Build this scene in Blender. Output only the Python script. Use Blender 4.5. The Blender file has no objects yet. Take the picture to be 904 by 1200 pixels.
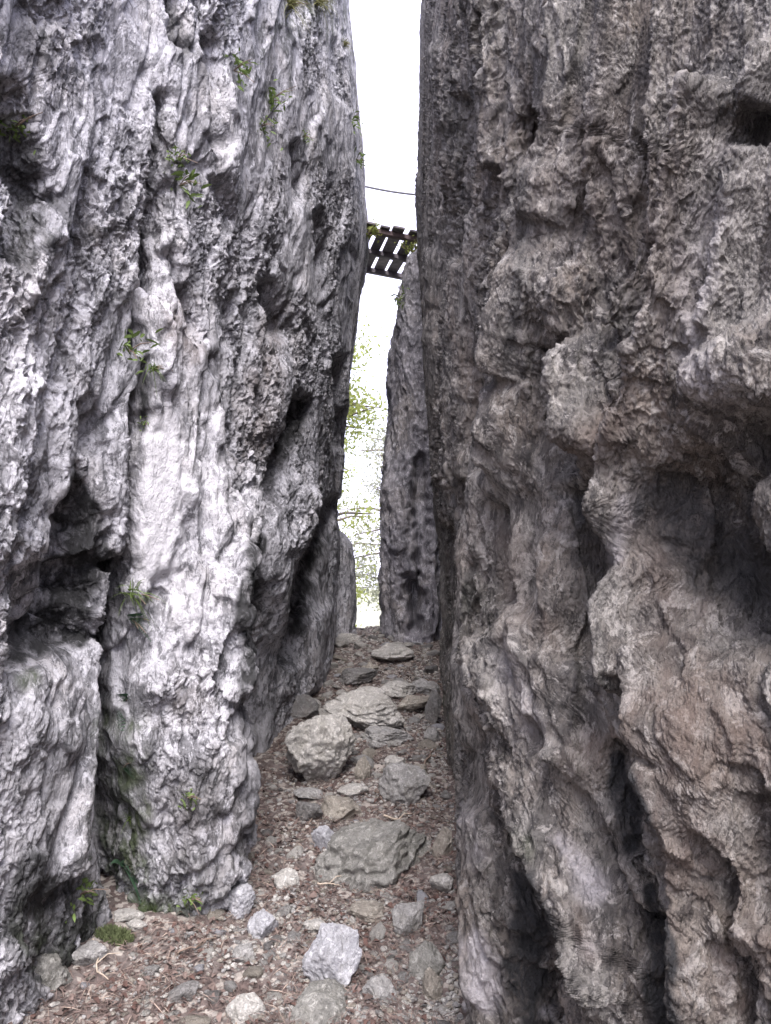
import bpy, math, random
import numpy as np
from mathutils import Vector, Matrix, Euler

random.seed(7)
RNG = np.random.default_rng(11)
scene = bpy.context.scene
COL = scene.collection

# ------------------------------------------------------------------ camera numbers
F, CX, CY = 942.0, 452.0, 600.0
PITCH = math.radians(4.0)
CP, SP = math.cos(PITCH), math.sin(PITCH)
EYE = 1.5

def project(P):
    X = P[..., 0]; Y = P[..., 1]; Z = P[..., 2] - EYE
    zc = Y*CP + Z*SP
    yc = -Y*SP + Z*CP
    zs = np.where(zc > 0.05, zc, 0.05)
    px = CX + F*X/zs; py = CY - F*yc/zs
    bad = zc <= 0.05
    px = np.where(bad, 1e5, px); py = np.where(bad, 1e5, py)
    return px, py, zc

def ray(px, py):
    a = (px-CX)/F; b = (CY-py)/F
    return np.array([a, CP - b*SP, SP + b*CP])

def at(px, py, Y):
    d = ray(px, py)
    return np.array([d[0]/d[1]*Y, Y, EYE + d[2]/d[1]*Y])

# ------------------------------------------------------------------ noise
_perm = np.random.RandomState(3).permutation(256)
PERM = np.concatenate([_perm, _perm, _perm]).astype(np.int32)
_g = np.random.RandomState(5).normal(size=(256, 3)); _g /= np.linalg.norm(_g, axis=1)[:, None]
GRAD = _g.astype(np.float32)

def _perlin(p):
    pi = np.floor(p).astype(np.int32); f = (p - pi).astype(np.float32)
    pi &= 255
    u = f*f*f*(f*(f*6-15)+10)
    X, Y, Z = pi[:, 0], pi[:, 1], pi[:, 2]
    x, y, z = f[:, 0], f[:, 1], f[:, 2]
    def gr(i, j, k):
        h = PERM[PERM[PERM[X+i]+Y+j]+Z+k]
        g = GRAD[h]
        return g[:, 0]*(x-i) + g[:, 1]*(y-j) + g[:, 2]*(z-k)
    a = gr(0,0,0); b = gr(1,0,0); c = gr(0,1,0); d = gr(1,1,0)
    x1 = a+(b-a)*u[:, 0]; x2 = c+(d-c)*u[:, 0]; y1 = x1+(x2-x1)*u[:, 1]
    a = gr(0,0,1); b = gr(1,0,1); c = gr(0,1,1); d = gr(1,1,1)
    x1 = a+(b-a)*u[:, 0]; x2 = c+(d-c)*u[:, 0]; y2 = x1+(x2-x1)*u[:, 1]
    return (y1+(y2-y1)*u[:, 2])*1.6

def perlin(P, scale=1.0, off=0.0):
    sh = P.shape[:-1]
    Q = P.reshape(-1, 3)*np.asarray(scale, dtype=float) + off
    out = np.empty(len(Q), dtype=np.float32)
    for i in range(0, len(Q), 40000):
        out[i:i+40000] = _perlin(Q[i:i+40000])
    return out.reshape(sh)

def ridged(P, scale, off=0.0):
    return 1.0 - 2.0*np.abs(perlin(P, scale, off))

_j = np.random.RandomState(9).uniform(-.42, .42, size=(256, 3)).astype(np.float32)
_v = np.random.RandomState(12).uniform(-1, 1, size=256).astype(np.float32)
def _cells(Q):
    b = np.floor(Q-.5).astype(np.int32)
    d1 = np.full(len(Q), 1e9, np.float32); d2 = d1.copy(); val = np.zeros(len(Q), np.float32)
    for i in (0, 1):
        for j in (0, 1):
            for k in (0, 1):
                c = b+np.array([i, j, k], np.int32); m = c & 255
                h = PERM[PERM[PERM[m[:, 0]]+m[:, 1]]+m[:, 2]]
                r = (Q-(c+.5)).astype(np.float32)-_j[h]
                d = (r*r).sum(1); v = _v[h]+.9*(GRAD[h]*r).sum(1)
                n = d < d1
                d2 = np.where(n, d1, np.minimum(d2, d)); val = np.where(n, v, val); d1 = np.where(n, d, d1)
    return val, np.sqrt(d2)-np.sqrt(d1)
def cells(P, scale, off=0.0):
    """faceted blocks: a tilted plane per cell, and the distance to the cell's edge"""
    sh = P.shape[:-1]; Q = P.reshape(-1, 3)*np.asarray(scale, float)+off
    a = np.empty(len(Q), np.float32); e = np.empty(len(Q), np.float32)
    for i in range(0, len(Q), 40000): a[i:i+40000], e[i:i+40000] = _cells(Q[i:i+40000])
    return a.reshape(sh), e.reshape(sh)

def sstep(a, b, x):
    t = np.clip((x-a)/(b-a), 0, 1); return t*t*(3-2*t)

# ------------------------------------------------------------------ ground height
GY = [-60, -20, 0, 2.65, 9.0, 9.5, 10.5, 14, 20, 60, 700]
GZ = [-.3, -.15, -.05, 0, .83, .82, .30, -1.6, -3.0, -9, -16]
def zground(X, Y, detail=True):
    X = np.asarray(X, dtype=float); Y = np.asarray(Y, dtype=float)
    z = np.interp(Y, GY, GZ)
    if detail:
        P = np.stack([X, Y, np.zeros_like(X)], -1)
        k = sstep(-25, -2, Y)*(1-sstep(11, 25, Y))
        z = z + .05*perlin(P, 1.1)*1.0 + .028*perlin(P, 3.7, 4.4)*k + .014*perlin(P, 9.0, 9.1)*k
        # the floor is heaped up a little against both walls and at the left corner
        z = z + .05*k*np.clip(-X-.55, 0, .6)
        z = z + .8*perlin(P, .05, 2.2)*(1-k)*sstep(11, 30, np.abs(Y))
    return z

def ground_hit(px, py):
    d = ray(px, py); t = 1.0
    for i in range(900):
        p = np.array([0, 0, EYE]) + d*t
        if p[2] < float(zground(p[0], p[1])): break
        t += .012
    return p, t

# ------------------------------------------------------------------ mesh helpers
def mesh_from(name, verts, faces, mats=(), smooth=True, attrs=None, matidx=None):
    me = bpy.data.meshes.new(name)
    verts = np.asarray(verts, dtype=np.float32).reshape(-1, 3)
    faces = np.asarray(faces, dtype=np.int32)
    n, k = faces.shape
    me.vertices.add(len(verts)); me.vertices.foreach_set('co', verts.ravel())
    me.loops.add(n*k); me.loops.foreach_set('vertex_index', faces.ravel())
    me.polygons.add(n)
    me.polygons.foreach_set('loop_start', np.arange(0, n*k, k, dtype=np.int32))
    me.polygons.foreach_set('loop_total', np.full(n, k, dtype=np.int32))
    me.polygons.foreach_set('use_smooth', np.full(n, smooth, dtype=bool))
    if matidx is not None: me.polygons.foreach_set('material_index', np.asarray(matidx, dtype=np.int32))
    for m in mats: me.materials.append(m)
    me.update(calc_edges=True)
    if attrs:
        for an, v in attrs.items():
            a = me.attributes.new(an, 'FLOAT', 'POINT'); a.data.foreach_set('value', np.asarray(v, dtype=np.float32).ravel())
    return me

def link(name, me, parent=None, loc=None):
    o = bpy.data.objects.new(name, me); COL.objects.link(o)
    if parent is not None: o.parent = parent
    if loc is not None: o.location = loc
    return o

def tag(o, label=None, cat=None, group=None, kind=None):
    if label: o['label'] = label
    if cat: o['category'] = cat
    if group: o['group'] = group
    if kind: o['kind'] = kind
    return o

def empty(name, loc, label, cat, group=None, rz=0):
    o = bpy.data.objects.new(name, None); COL.objects.link(o)
    o.location = loc; o.rotation_euler = (0, 0, rz); o.empty_display_size = .1
    return tag(o, label, cat, group)

class MB:
    """collects tubes, boxes and blades; quads only"""
    def __init__(s): s.v = []; s.f = []; s.n = 0
    def add(s, v, f):
        v = np.asarray(v, float).reshape(-1, 3); s.v.append(v); s.f.append(np.asarray(f, int)+s.n); s.n += len(v)
    def tube(s, pts, rads, k=7):
        pts = [Vector(p) for p in pts]; vs = []; 
        for i, p in enumerate(pts):
            t = (pts[min(i+1, len(pts)-1)] - pts[max(i-1, 0)]).normalized()
            a = t.cross(Vector((0, 0, 1)) if abs(t.z) < .9 else Vector((1, 0, 0))).normalized(); b = t.cross(a)
            r = rads[i] if hasattr(rads, '__len__') else rads
            for j in range(k):
                an = 2*math.pi*j/k; vs.append(p + a*(r*math.cos(an)) + b*(r*math.sin(an)))
        fs = []
        for i in range(len(pts)-1):
            for j in range(k):
                fs.append((i*k+j, i*k+(j+1) % k, (i+1)*k+(j+1) % k, (i+1)*k+j))
        n0 = len(vs); vs.append(pts[0]); vs.append(pts[-1])
        for j in range(0, k):
            fs.append((n0, (j+1) % k, j, n0)); e = (len(pts)-1)*k
            fs.append((n0+1, e+j, e+(j+1) % k, n0+1))
        fs = [f for f in fs if len(set(f)) == 4]
        s.add([tuple(v) for v in vs], fs)
    def build(s, name, mat, parent=None, smooth=True):
        me = mesh_from(name, np.concatenate(s.v), np.concatenate(s.f), [mat], smooth)
        return link(name, me, parent)

# ------------------------------------------------------------------ materials
def newmat(name):
    m = bpy.data.materials.new(name); m.use_nodes = True
    nt = m.node_tree; nt.nodes.clear()
    out = nt.nodes.new('ShaderNodeOutputMaterial'); b = nt.nodes.new('ShaderNodeBsdfPrincipled')
    nt.links.new(b.outputs[0], out.inputs[0])
    b.inputs['Roughness'].default_value = .9
    b.inputs['Specular IOR Level'].default_value = .25
    return m, nt, b

class G:
    def __init__(s, nt): s.nt = nt; s.tc = nt.nodes.new('ShaderNodeTexCoord')
    def coords(s, scale, rot=(0, 0, 0)):
        mp = s.nt.nodes.new('ShaderNodeMapping'); mp.inputs['Scale'].default_value = scale
        r = s.nt.nodes.new('ShaderNodeMapping'); r.inputs['Rotation'].default_value = rot
        s.nt.links.new(s.tc.outputs['Object'], r.inputs[0]); s.nt.links.new(r.outputs[0], mp.inputs[0]); return mp.outputs[0]
    def noise(s, co, scale, detail=4, rough=.6, dist=0.0):
        n = s.nt.nodes.new('ShaderNodeTexNoise'); n.inputs['Scale'].default_value = scale
        n.inputs['Detail'].default_value = detail; n.inputs['Roughness'].default_value = rough; n.inputs['Distortion'].default_value = dist
        s.nt.links.new(co, n.inputs['Vector']); return n.outputs['Fac']
    def vor(s, co, scale, feature='F1'):
        n = s.nt.nodes.new('ShaderNodeTexVoronoi'); n.inputs['Scale'].default_value = scale; n.feature = feature
        s.nt.links.new(co, n.inputs['Vector']); return n
    def ramp(s, fac, stops):
        r = s.nt.nodes.new('ShaderNodeValToRGB'); els = r.color_ramp.elements
        while len(els) > 1: els.remove(els[-1])
        for i, (p, c) in enumerate(stops):
            e = els[0] if i == 0 else els.new(p)
            e.position = p; e.color = (c, c, c, 1) if not hasattr(c, '__len__') else (*c, 1)
        s.nt.links.new(fac, r.inputs[0]); return r.outputs[0]
    def mix(s, fac, a, b, mode='MIX'):
        m = s.nt.nodes.new('ShaderNodeMix'); m.data_type = 'RGBA'; m.blend_type = mode
        for sock, v in ((m.inputs[0], fac), (m.inputs[6], a), (m.inputs[7], b)):
            if isinstance(v, (int, float)): sock.default_value = v
            elif isinstance(v, tuple): sock.default_value = (*v, 1)
            else: s.nt.links.new(v, sock)
        return m.outputs[2]
    def math(s, op, a, b=0.0):
        m = s.nt.nodes.new('ShaderNodeMath'); m.operation = op; m.use_clamp = True
        for sock, v in ((m.inputs[0], a), (m.inputs[1], b)):
            if isinstance(v, (int, float)): sock.default_value = v
            else: s.nt.links.new(v, sock)
        return m.outputs[0]
    def attr(s, name):
        a = s.nt.nodes.new('ShaderNodeAttribute'); a.attribute_name = name; return a.outputs['Fac']
    def bump(s, h, strength, dist, prev=None):
        b = s.nt.nodes.new('ShaderNodeBump'); b.inputs['Strength'].default_value = strength; b.inputs['Distance'].default_value = dist
        s.nt.links.new(h, b.inputs['Height'])
        if prev is not None: s.nt.links.new(prev, b.inputs['Normal'])
        return b.outputs[0]

def rock_material(name, light, mid, dark, tint, streak=.3, rot=(0, 0, 0), k=1.0, darkamt=.5, attrs=True, tintamt=.6, crustamt=.6, palecol=(.54, .53, .555)):
    m, nt, b = newmat(name); g = G(nt)
    st = g.coords((k, k, k*streak), rot); iso = g.coords((k, k, k*.75))
    broad = g.noise(iso, 1.3, 4, .6, .4)
    patch = g.noise(st, 7, 6, .68, .6)
    fine = g.noise(st, 34, 5, .75, .3)
    crust = g.noise(iso, 17, 6, .72, .8)
    speck = g.noise(iso, 90, 3, .7)
    c = g.mix(g.ramp(broad, [(.36, 0.0), (.64, 1.0)]), mid, light)
    c = g.mix(g.math('MULTIPLY', g.ramp(g.noise(iso, 2.6, 5, .65, .5), [(.45, 0.0), (.68, 1.0)]), tintamt), c, tint)
    c = g.mix(g.math('MULTIPLY', g.ramp(patch, [(.49, 0.0), (.565, 1.0)]), darkamt), c, dark)
    c = g.mix(g.math('MULTIPLY', g.ramp(fine, [(.51, 0.0), (.585, 1.0)]), darkamt*1.15), c, dark)
    c = g.mix(g.math('MULTIPLY', g.ramp(crust, [(.53, 0.0), (.60, 1.0)]), crustamt), c, tuple(min(1, x*1.45) for x in light))
    c = g.mix(g.math('MULTIPLY', g.ramp(speck, [(.55, 0.0), (.68, 1.0)]), .5), c, dark)
    if attrs:
        pl = g.math('MULTIPLY', g.attr('pale'), g.ramp(crust, [(.30, 0.35), (.52, 1.0)]))
        c = g.mix(pl, c, palecol)
        br = g.math('MULTIPLY', g.attr('brown'), g.ramp(patch, [(.35, 0.25), (.6, .85)]))
        c = g.mix(br, c, (.17, .128, .104))
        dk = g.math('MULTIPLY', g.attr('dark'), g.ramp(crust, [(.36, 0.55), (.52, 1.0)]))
        c = g.mix(dk, c, (.035, .035, .036))  # painted-in shade of the rock hollows, together with dark lichen stain
        ms = g.math('MULTIPLY', g.attr('moss'), g.ramp(patch, [(.40, 0.15), (.56, 1.0)]))
        c = g.mix(ms, c, (.045, .062, .024))
    nt.links.new(c, b.inputs['Base Color'])
    n1 = g.bump(patch, .9, .03)
    n2 = g.bump(fine, 1.0, .016, n1)
    n3 = g.bump(speck, .8, .004, n2)
    nt.links.new(n3, b.inputs['Normal'])
    return m

M = {}
M['left'] = rock_material('limestone_pale', (.50, .495, .525), (.385, .38, .405), (.07, .07, .076), (.33, .30, .27), streak=.42, rot=(.20, 0, 0), darkamt=.68, tintamt=.45, crustamt=.55)
M['right'] = rock_material('limestone_brown', (.26, .246, .229), (.155, .146, .134), (.030, .028, .029), (.165, .128, .10), streak=.30, rot=(-.15, -.1, 0), k=1.4, palecol=(.44, .42, .43), darkamt=.58, tintamt=.6, crustamt=.7)
M['fin'] = rock_material('limestone_grey', (.36, .35, .37), (.22, .21, .235), (.06, .06, .07), (.26, .23, .20), streak=.25, darkamt=.45)
def stone_mat(name, light, mid, dark, tint, k=2.2):
    return rock_material(name, light, mid, dark, tint, streak=.7, k=k, darkamt=.28, attrs=False, tintamt=.4)
M['stone_pale'] = stone_mat('stone_pale', (.60, .58, .55), (.47, .45, .42), (.15, .145, .13), (.34, .31, .24))
M['stone_blue'] = stone_mat('stone_blue', (.54, .54, .565), (.42, .42, .445), (.17, .17, .20), (.40, .38, .38))
M['stone_grey'] = stone_mat('stone_grey', (.45, .44, .43), (.34, .33, .32), (.09, .09, .085), (.26, .24, .18))
M['stone_dark'] = stone_mat('stone_dark', (.28, .27, .265), (.19, .185, .18), (.06, .06, .055), (.17, .14, .11))
M['stone_tan'] = stone_mat('stone_tan', (.42, .39, .34), (.31, .28, .24), (.12, .105, .09), (.28, .235, .185))
M['stone_moss'] = stone_mat('stone_moss', (.40, .39, .365), (.26, .255, .235), (.07, .07, .06), (.16, .155, .12))

def flat_mat(name, col, rough=.85, var=.35, scale=30, transl=0.0, bump=0.0):
    m, nt, b = newmat(name); g = G(nt)
    n = g.noise(g.coords((1, 1, 1)), scale, 4, .6)
    c = g.mix(g.ramp(n, [(.3, 0.0), (.7, 1.0)]), tuple(x*(1-var) for x in col), tuple(min(1, x*(1+var)) for x in col))
    nt.links.new(c, b.inputs['Base Color']); b.inputs['Roughness'].default_value = rough
    if bump: nt.links.new(g.bump(n, bump, .01), b.inputs['Normal'])
    if transl:
        out = [x for x in nt.nodes if x.type == 'OUTPUT_MATERIAL'][0]
        t = nt.nodes.new('ShaderNodeBsdfTranslucent'); nt.links.new(c, t.inputs[0])
        mx = nt.nodes.new('ShaderNodeMixShader'); mx.inputs[0].default_value = transl
        nt.links.new(b.outputs[0], mx.inputs[1]); nt.links.new(t.outputs[0], mx.inputs[2]); nt.links.new(mx.outputs[0], out.inputs[0])
    return m
M['needle'] = flat_mat('dry_needles', (.15, .112, .10), var=.4, scale=8)
M['needle_pale'] = flat_mat('pale_dry_needles', (.33, .26, .215), var=.3, scale=8)
M['leaf_dry'] = flat_mat('dry_leaves', (.135, .10, .088), var=.45, scale=14)
M['leaf_dry_dark'] = flat_mat('dark_dry_leaves', (.085, .050, .042), var=.4, scale=14)
M['twig'] = flat_mat('twig_bark', (.20, .15, .12), var=.4, scale=40, bump=.5)
M['twig_pale'] = flat_mat('pale_twig_wood', (.42, .35, .28), var=.3, scale=40)
M['fern'] = flat_mat('fern_green', (.045, .085, .050), var=.4, transl=.2, rough=.6)
M['grass'] = flat_mat('wall_plant_green', (.115, .165, .05), var=.4, transl=.3, rough=.6)
M['grass_dry'] = flat_mat('dry_grass', (.22, .22, .10), var=.4, transl=.3)
M['moss'] = flat_mat('moss_green', (.10, .12, .055), var=.4, transl=.1)
M['leaf_tree'] = flat_mat('tree_leaves', (.28, .315, .09), var=.35, transl=.55, scale=3, rough=.55)
M['leaf_tree_pale'] = flat_mat('pale_tree_leaves', (.32, .33, .24), var=.3, transl=.5, scale=3, rough=.55)
M['bark'] = flat_mat('tree_bark', (.12, .10, .085), var=.4, scale=20, bump=.5)
M['wood'] = flat_mat('weathered_wood', (.25, .225, .235), var=.4, scale=12, bump=.4)
M['wood_dark'] = flat_mat('dark_weathered_wood', (.16, .145, .16), var=.4, scale=12, bump=.4)
M['rust'] = flat_mat('rusty_steel', (.15, .11, .11), var=.3, scale=25)
M['cable'] = flat_mat('grey_cable', (.17, .17, .18), var=.2)

def ground_material():
    m, nt, b = newmat('leaf_litter_soil'); g = G(nt)
    co = g.coords((1, 1, 1))
    n1 = g.noise(co, 5, 6, .65, .5); n2 = g.noise(co, 45, 5, .7, .5); v = g.vor(co, 38)
    c = g.mix(g.ramp(n2, [(.35, 0.0), (.66, 1.0)]), (.05, .038, .036), (.14, .105, .095))
    c = g.mix(g.math('MULTIPLY', g.ramp(n1, [(.44, 0.0), (.58, 1.0)]), .6), c, (.17, .15, .14))
    peb = g.ramp(g.noise(co, 28, 2, .4), [(.52, 0.0), (.57, 1.0)])
    c = g.mix(g.math('MULTIPLY', peb, .85), c, (.33, .30, .27))
    sx = nt.nodes.new('ShaderNodeSeparateXYZ'); nt.links.new(g.tc.outputs['Object'], sx.inputs[0])
    far = nt.nodes.new('ShaderNodeMapRange'); nt.links.new(sx.outputs['Y'], far.inputs[0]); far.inputs[1].default_value = 9.3; far.inputs[2].default_value = 11.5
    c = g.mix(far.outputs[0], c, g.mix(n1, (.24, .25, .17), (.34, .34, .27)))
    nt.links.new(c, b.inputs['Base Color'])
    h = g.mix(.5, n2, v.outputs['Distance'])
    nt.links.new(g.bump(h, .8, .015), b.inputs['Normal'])
    return m
M['ground'] = ground_material()

# ------------------------------------------------------------------ sculpted rock faces
def feature_field(px, py, warp, feats):
    """feats: (points[(x,y,w)...], depth, power). Returns summed displacement"""
    out = np.zeros(px.shape, dtype=np.float32)
    for pts, dep, pw in feats:
        ws = [p[2] for p in pts]; wm = max(ws)*2.4
        x0 = min(p[0] for p in pts)-wm; x1 = max(p[0] for p in pts)+wm
        y0 = min(p[1] for p in pts)-wm; y1 = max(p[1] for p in pts)+wm
        sel = np.nonzero((px > x0) & (px < x1) & (py > y0) & (py < y1))
        if len(sel[0]) == 0: continue
        X = px[sel]; Y = py[sel]; W = warp[sel]
        best = np.full(X.shape, 1e9)
        segs = list(zip(pts[:-1], pts[1:])) if len(pts) > 1 else [(pts[0], (pts[0][0]+.1, pts[0][1]+.1, pts[0][2]))]
        for a, c in segs:
            dx, dy = c[0]-a[0], c[1]-a[1]; L = dx*dx+dy*dy
            t = np.clip(((X-a[0])*dx+(Y-a[1])*dy)/L, 0, 1)
            w = a[2]+(c[2]-a[2])*t
            d = np.hypot(X-(a[0]+dx*t), Y-(a[1]+dy*t))/w
            best = np.minimum(best, d)
        best = np.maximum(best + W*.55, 0)
        out[sel] += dep*np.exp(-best**pw)
    return out

def step_field(px, py, warp, steps):
    """one-sided ledges: points[(x,y)], reach, height -> the right-hand side stands out, the left falls away sharply"""
    out = np.zeros(px.shape, dtype=np.float32)
    for pts, reach, hgt, sharp in steps:
        sd = None; best = np.full(px.shape, 1e9); sgn = np.zeros(px.shape)
        for a, c in zip(pts[:-1], pts[1:]):
            dx, dy = c[0]-a[0], c[1]-a[1]; L = dx*dx+dy*dy
            t = np.clip(((px-a[0])*dx+(py-a[1])*dy)/L, 0, 1)
            ex = px-(a[0]+dx*t); ey = py-(a[1]+dy*t); d = np.hypot(ex, ey)
            s = np.sign(dx*ey - dy*ex)
            m = d < best; best = np.where(m, d, best); sgn = np.where(m, s, sgn)
        x = -sgn*best + warp*6     # positive on the side to the right of a downward line... (screen coords)
        out += (hgt*sstep(-sharp, sharp, x)*np.exp(-(np.maximum(x, 0)/reach)**2)*(best < reach*3)).astype(np.float32)
    return out

def cr(vals, t):
    n = len(vals); i = np.clip(np.floor(t).astype(int), 0, n-2); f = t-i
    v = np.asarray(vals, float)
    p0 = v[np.maximum(i-1, 0)]; p1 = v[i]; p2 = v[i+1]; p3 = v[np.minimum(i+2, n-1)]
    return .5*((2*p1)+(-p0+p2)*f+(2*p0-5*p1+4*p2-p3)*f*f+(-p0+3*p1-3*p2+p3)*f**3)

def cliff(name, stations, zlev, Hfun, side, ncol, nrow, feats, steps, smooths, cols, mat, seed, amp, slant, shift, bigamp=1.0):
    n = len(stations)
    t = np.linspace(0, n-1, 6000)
    Yd = cr([s[0] for s in stations], t)
    Xd = [cr([s[1][j] for s in stations], t) for j in range(len(zlev))]
    # columns closer together where the face fills more of the view
    wt = np.zeros(len(t)-1)
    for j, z in enumerate(zlev):
        P = np.stack([Xd[j], Yd, np.full_like(Yd, z)], -1)
        seg = np.linalg.norm(np.diff(P, axis=0), axis=1)
        dist = np.maximum(np.linalg.norm(P[:-1]-np.array([0, 0, EYE]), axis=1), .9)
        dp = np.abs(np.diff(project(P)[0])); vis = (project(P)[0][:-1] > -80) & (project(P)[0][:-1] < 980)
        wt = np.maximum(wt, np.where(vis, np.minimum(dp, 20)+seg/dist*150, seg/dist*60))
    cdf = np.concatenate([[0], np.cumsum(wt)]); cdf /= cdf[-1]
    tt = np.interp(np.linspace(0, 1, ncol), cdf, t)
    Yc = cr([s[0] for s in stations], tt)
    XL = np.stack([cr([s[1][j] for s in stations], tt) for j in range(len(zlev))], 0)
    H = Hfun(Yc)
    zg = zground(np.zeros_like(Yc), Yc, False)
    zlo = zg-.35
    Yv = np.maximum(np.abs(Yc), 1.0)
    zhi = np.minimum(H, EYE+.80*Yv)
    na = int(nrow*.9); nb = nrow-na
    A = zlo+(zhi-zlo)*np.linspace(0, 1, na)[:, None]
    B = zhi+(H+16-zhi)*(np.linspace(0, 1, nb+1)[1:, None]**1.3)
    arc = np.concatenate([A, B], 0)                       # (nrow, ncol)
    Z = np.minimum(arc, H); e = np.maximum(arc-H, 0)
    X = np.empty_like(Z)
    zc = np.clip(Z, zlev[0], zlev[-1])
    k = np.clip(np.searchsorted(zlev, zc, side='right')-1, 0, len(zlev)-2)
    ci = np.broadcast_to(np.arange(ncol), Z.shape)
    z0 = np.asarray(zlev)[k]; z1 = np.asarray(zlev)[k+1]; f = (zc-z0)/(z1-z0)
    f = f*.6+.4*f*f*(3-2*f)
    X = XL[k, ci]*(1-f)+XL[k+1, ci]*f
    Yg = np.broadcast_to(Yc, Z.shape).copy()
    # horizontal normals from the plan curve
    dX = np.gradient(X, axis=1); dY = np.gradient(Yg, axis=1); L = np.hypot(dX, dY)+1e-9
    sg = 1 if side == 'L' else -1
    N = np.stack([sg*dY/L, -sg*dX/L, np.zeros_like(X)], -1)
    kern = np.ones(9)/9
    for c in range(2):
        Np = np.pad(N[..., c], ((0, 0), (4, 4)), mode='edge')
        N[..., c] = sum(Np[:, i:i+ncol] for i in range(9))/9
    N /= np.linalg.norm(N, axis=-1)[..., None]
    P = np.stack([X, Yg, Z], -1)
    # overflow past the rim: outward over the top, then down the far side
    out = -1 if side == 'L' else 1
    P[..., 0] += out*np.minimum(e, 8); P[..., 2] -= np.maximum(e-8, 0)*1.0
    P[..., 2] += .25*(1-np.exp(-e*1.2))
    px, py, zc_ = project(P)
    # skewed coordinates so that the fluting leans like the strata
    Q = P.copy(); Q[..., 1] = np.where(Q[..., 1] > 3, 3+3.3*np.log(np.maximum(Q[..., 1], 3)/3), Q[..., 1])+slant(P[..., 2])
    w1 = perlin(Q, (1.3, 1.3, .8), seed+1.7); w2 = perlin(Q, (2.9, 2.9, 1.6), seed+5.1)
    Qw = Q + .16*np.stack([w1, w2, w1*.5], -1)
    warp = perlin(Q, (9, 9, 6), seed+3.3)+.6*perlin(Q, (26, 26, 16), seed+8.3)
    # --- first pass: large relief along the wall's own normal
    def blur(A, r, n=1):
        for _ in range(n):
            for ax in (0, 1):
                w_ = [(0, 0), (0, 0)]; w_[ax] = (r, r); q = np.pad(A, w_, mode='edge'); L_ = A.shape[ax]
                A = sum((q[i:i+L_] if ax == 0 else q[:, i:i+L_]) for i in range(2*r+1))/(2*r+1)
        return A
    big = .11*perlin(Qw, (1.1, 1.1, .32), seed) + .055*ridged(Qw, (2.4, 2.4, .45), seed+11)
    mid = .036*ridged(Qw, (5.5, 5.5, 1.0), seed+21)
    sm = np.clip(feature_field(px, py, warp*.5, smooths), 0, 1)
    near = np.clip(zc_/3.6, .45, 1.0)*bigamp*(1-.42*sstep(3.8, 6.5, zc_))
    c1, e1 = cells(Qw, (2.7, 2.7, .50), seed+71); c0, e0 = cells(Qw, (5.5, 5.5, 1.1), seed+75)
    D = amp*(big + blur(mid + .062*c1 - .045*sstep(.08, 0, e1) + .028*c0 - .02*sstep(.07, 0, e0), 2, 2)*(1-sm*.9))*near - shift
    px, py, zc_ = project(P+N*D[..., None])
    D += blur(1.2*feature_field(px, py, warp*.8, feats), 2, 1)
    fade = np.exp(-e*.4)
    P = P + N*(D*fade)[..., None]
    # --- spread the columns evenly over the relief, so steep sides get their own vertices
    seg = np.linalg.norm(np.diff(P, axis=1), axis=-1)/np.maximum(np.linalg.norm(P[:, 1:]-np.array([0, 0, EYE]), axis=-1), .8)
    pxa = project(P)[0]; pxx = pxa[:, 1:]; inv = (pxx > -60) & (pxx < 960)
    vis_ = np.clip(np.diff(pxa, axis=1)*(1 if side == 'L' else -1), 0, 60)*inv
    seg *= np.where(inv, 1.0, .05); old = 1.0/ncol*np.ones_like(seg)
    seg = .25*seg/seg.sum(1, keepdims=True)+.20*old+.55*vis_/(vis_.sum(1, keepdims=True)+1e-3)
    cdf = np.cumsum(seg, axis=1); cdf = np.concatenate([np.zeros((nrow, 1)), cdf], 1)
    for rep_ in range(2):
        cp = np.pad(cdf, ((4, 4), (0, 0)), mode='edge'); cs = np.cumsum(np.concatenate([np.zeros((1, ncol)), cp], 0), 0)
        cdf = (cs[9:]-cs[:-9])/9
    cdf /= cdf[:, -1:]
    u = np.linspace(0, 1, ncol)
    P2 = np.empty_like(P); e2_ = np.empty_like(e); cols_i = np.arange(ncol)
    for r_ in range(nrow):
        ti = np.interp(u, cdf[r_], cols_i); i0 = np.minimum(ti.astype(int), ncol-2); f_ = ti-i0
        P2[r_] = P[r_, i0]*(1-f_)[:, None]+P[r_, i0+1]*f_[:, None]; e2_[r_] = e[r_, i0]*(1-f_)+e[r_, i0+1]*f_
    P = P2; e = e2_; fade = np.exp(-e*.4)
    def normals(P, rad):
        n_ = np.cross(np.gradient(P, axis=1), np.gradient(P, axis=0))
        if side == 'L': n_ = -n_
        for ax in (0, 1):
            w_ = [(0, 0)]*3; w_[ax] = (rad, rad); q = np.pad(n_, w_, mode='edge'); L_ = n_.shape[ax]
            n_ = sum((q[i:i+L_] if ax == 0 else q[:, i:i+L_]) for i in range(2*rad+1))
        return n_/(np.linalg.norm(n_, axis=-1)[..., None]+1e-12)
    def coords(P):
        Q = P.copy(); Q[..., 1] = np.where(Q[..., 1] > 3, 3+3.3*np.log(np.maximum(Q[..., 1], 3)/3), Q[..., 1])+slant(P[..., 2])
        return Q
    # --- second pass: blocks and pits in true space along the sculpted normals
    px, py, zc_ = project(P)
    sm = np.clip(feature_field(px, py, 0*px, smooths), 0, 1); near = np.clip(zc_/2.4, .5, 1.0)*(1-.3*sstep(4, 7, zc_))
    Nn = normals(P, 5); Q = coords(P)
    Qf = Q + .05*np.stack([perlin(Q, (5, 5, 3), seed+61), perlin(Q, (5, 5, 3), seed+63), perlin(Q, (5, 5, 3), seed+65)], -1)
    c2, e2 = cells(Qf, (10, 10, 2.6), seed+73)
    pits = -.030*sstep(.18, .6, perlin(Qf, (11, 11, 5), seed+33))
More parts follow.
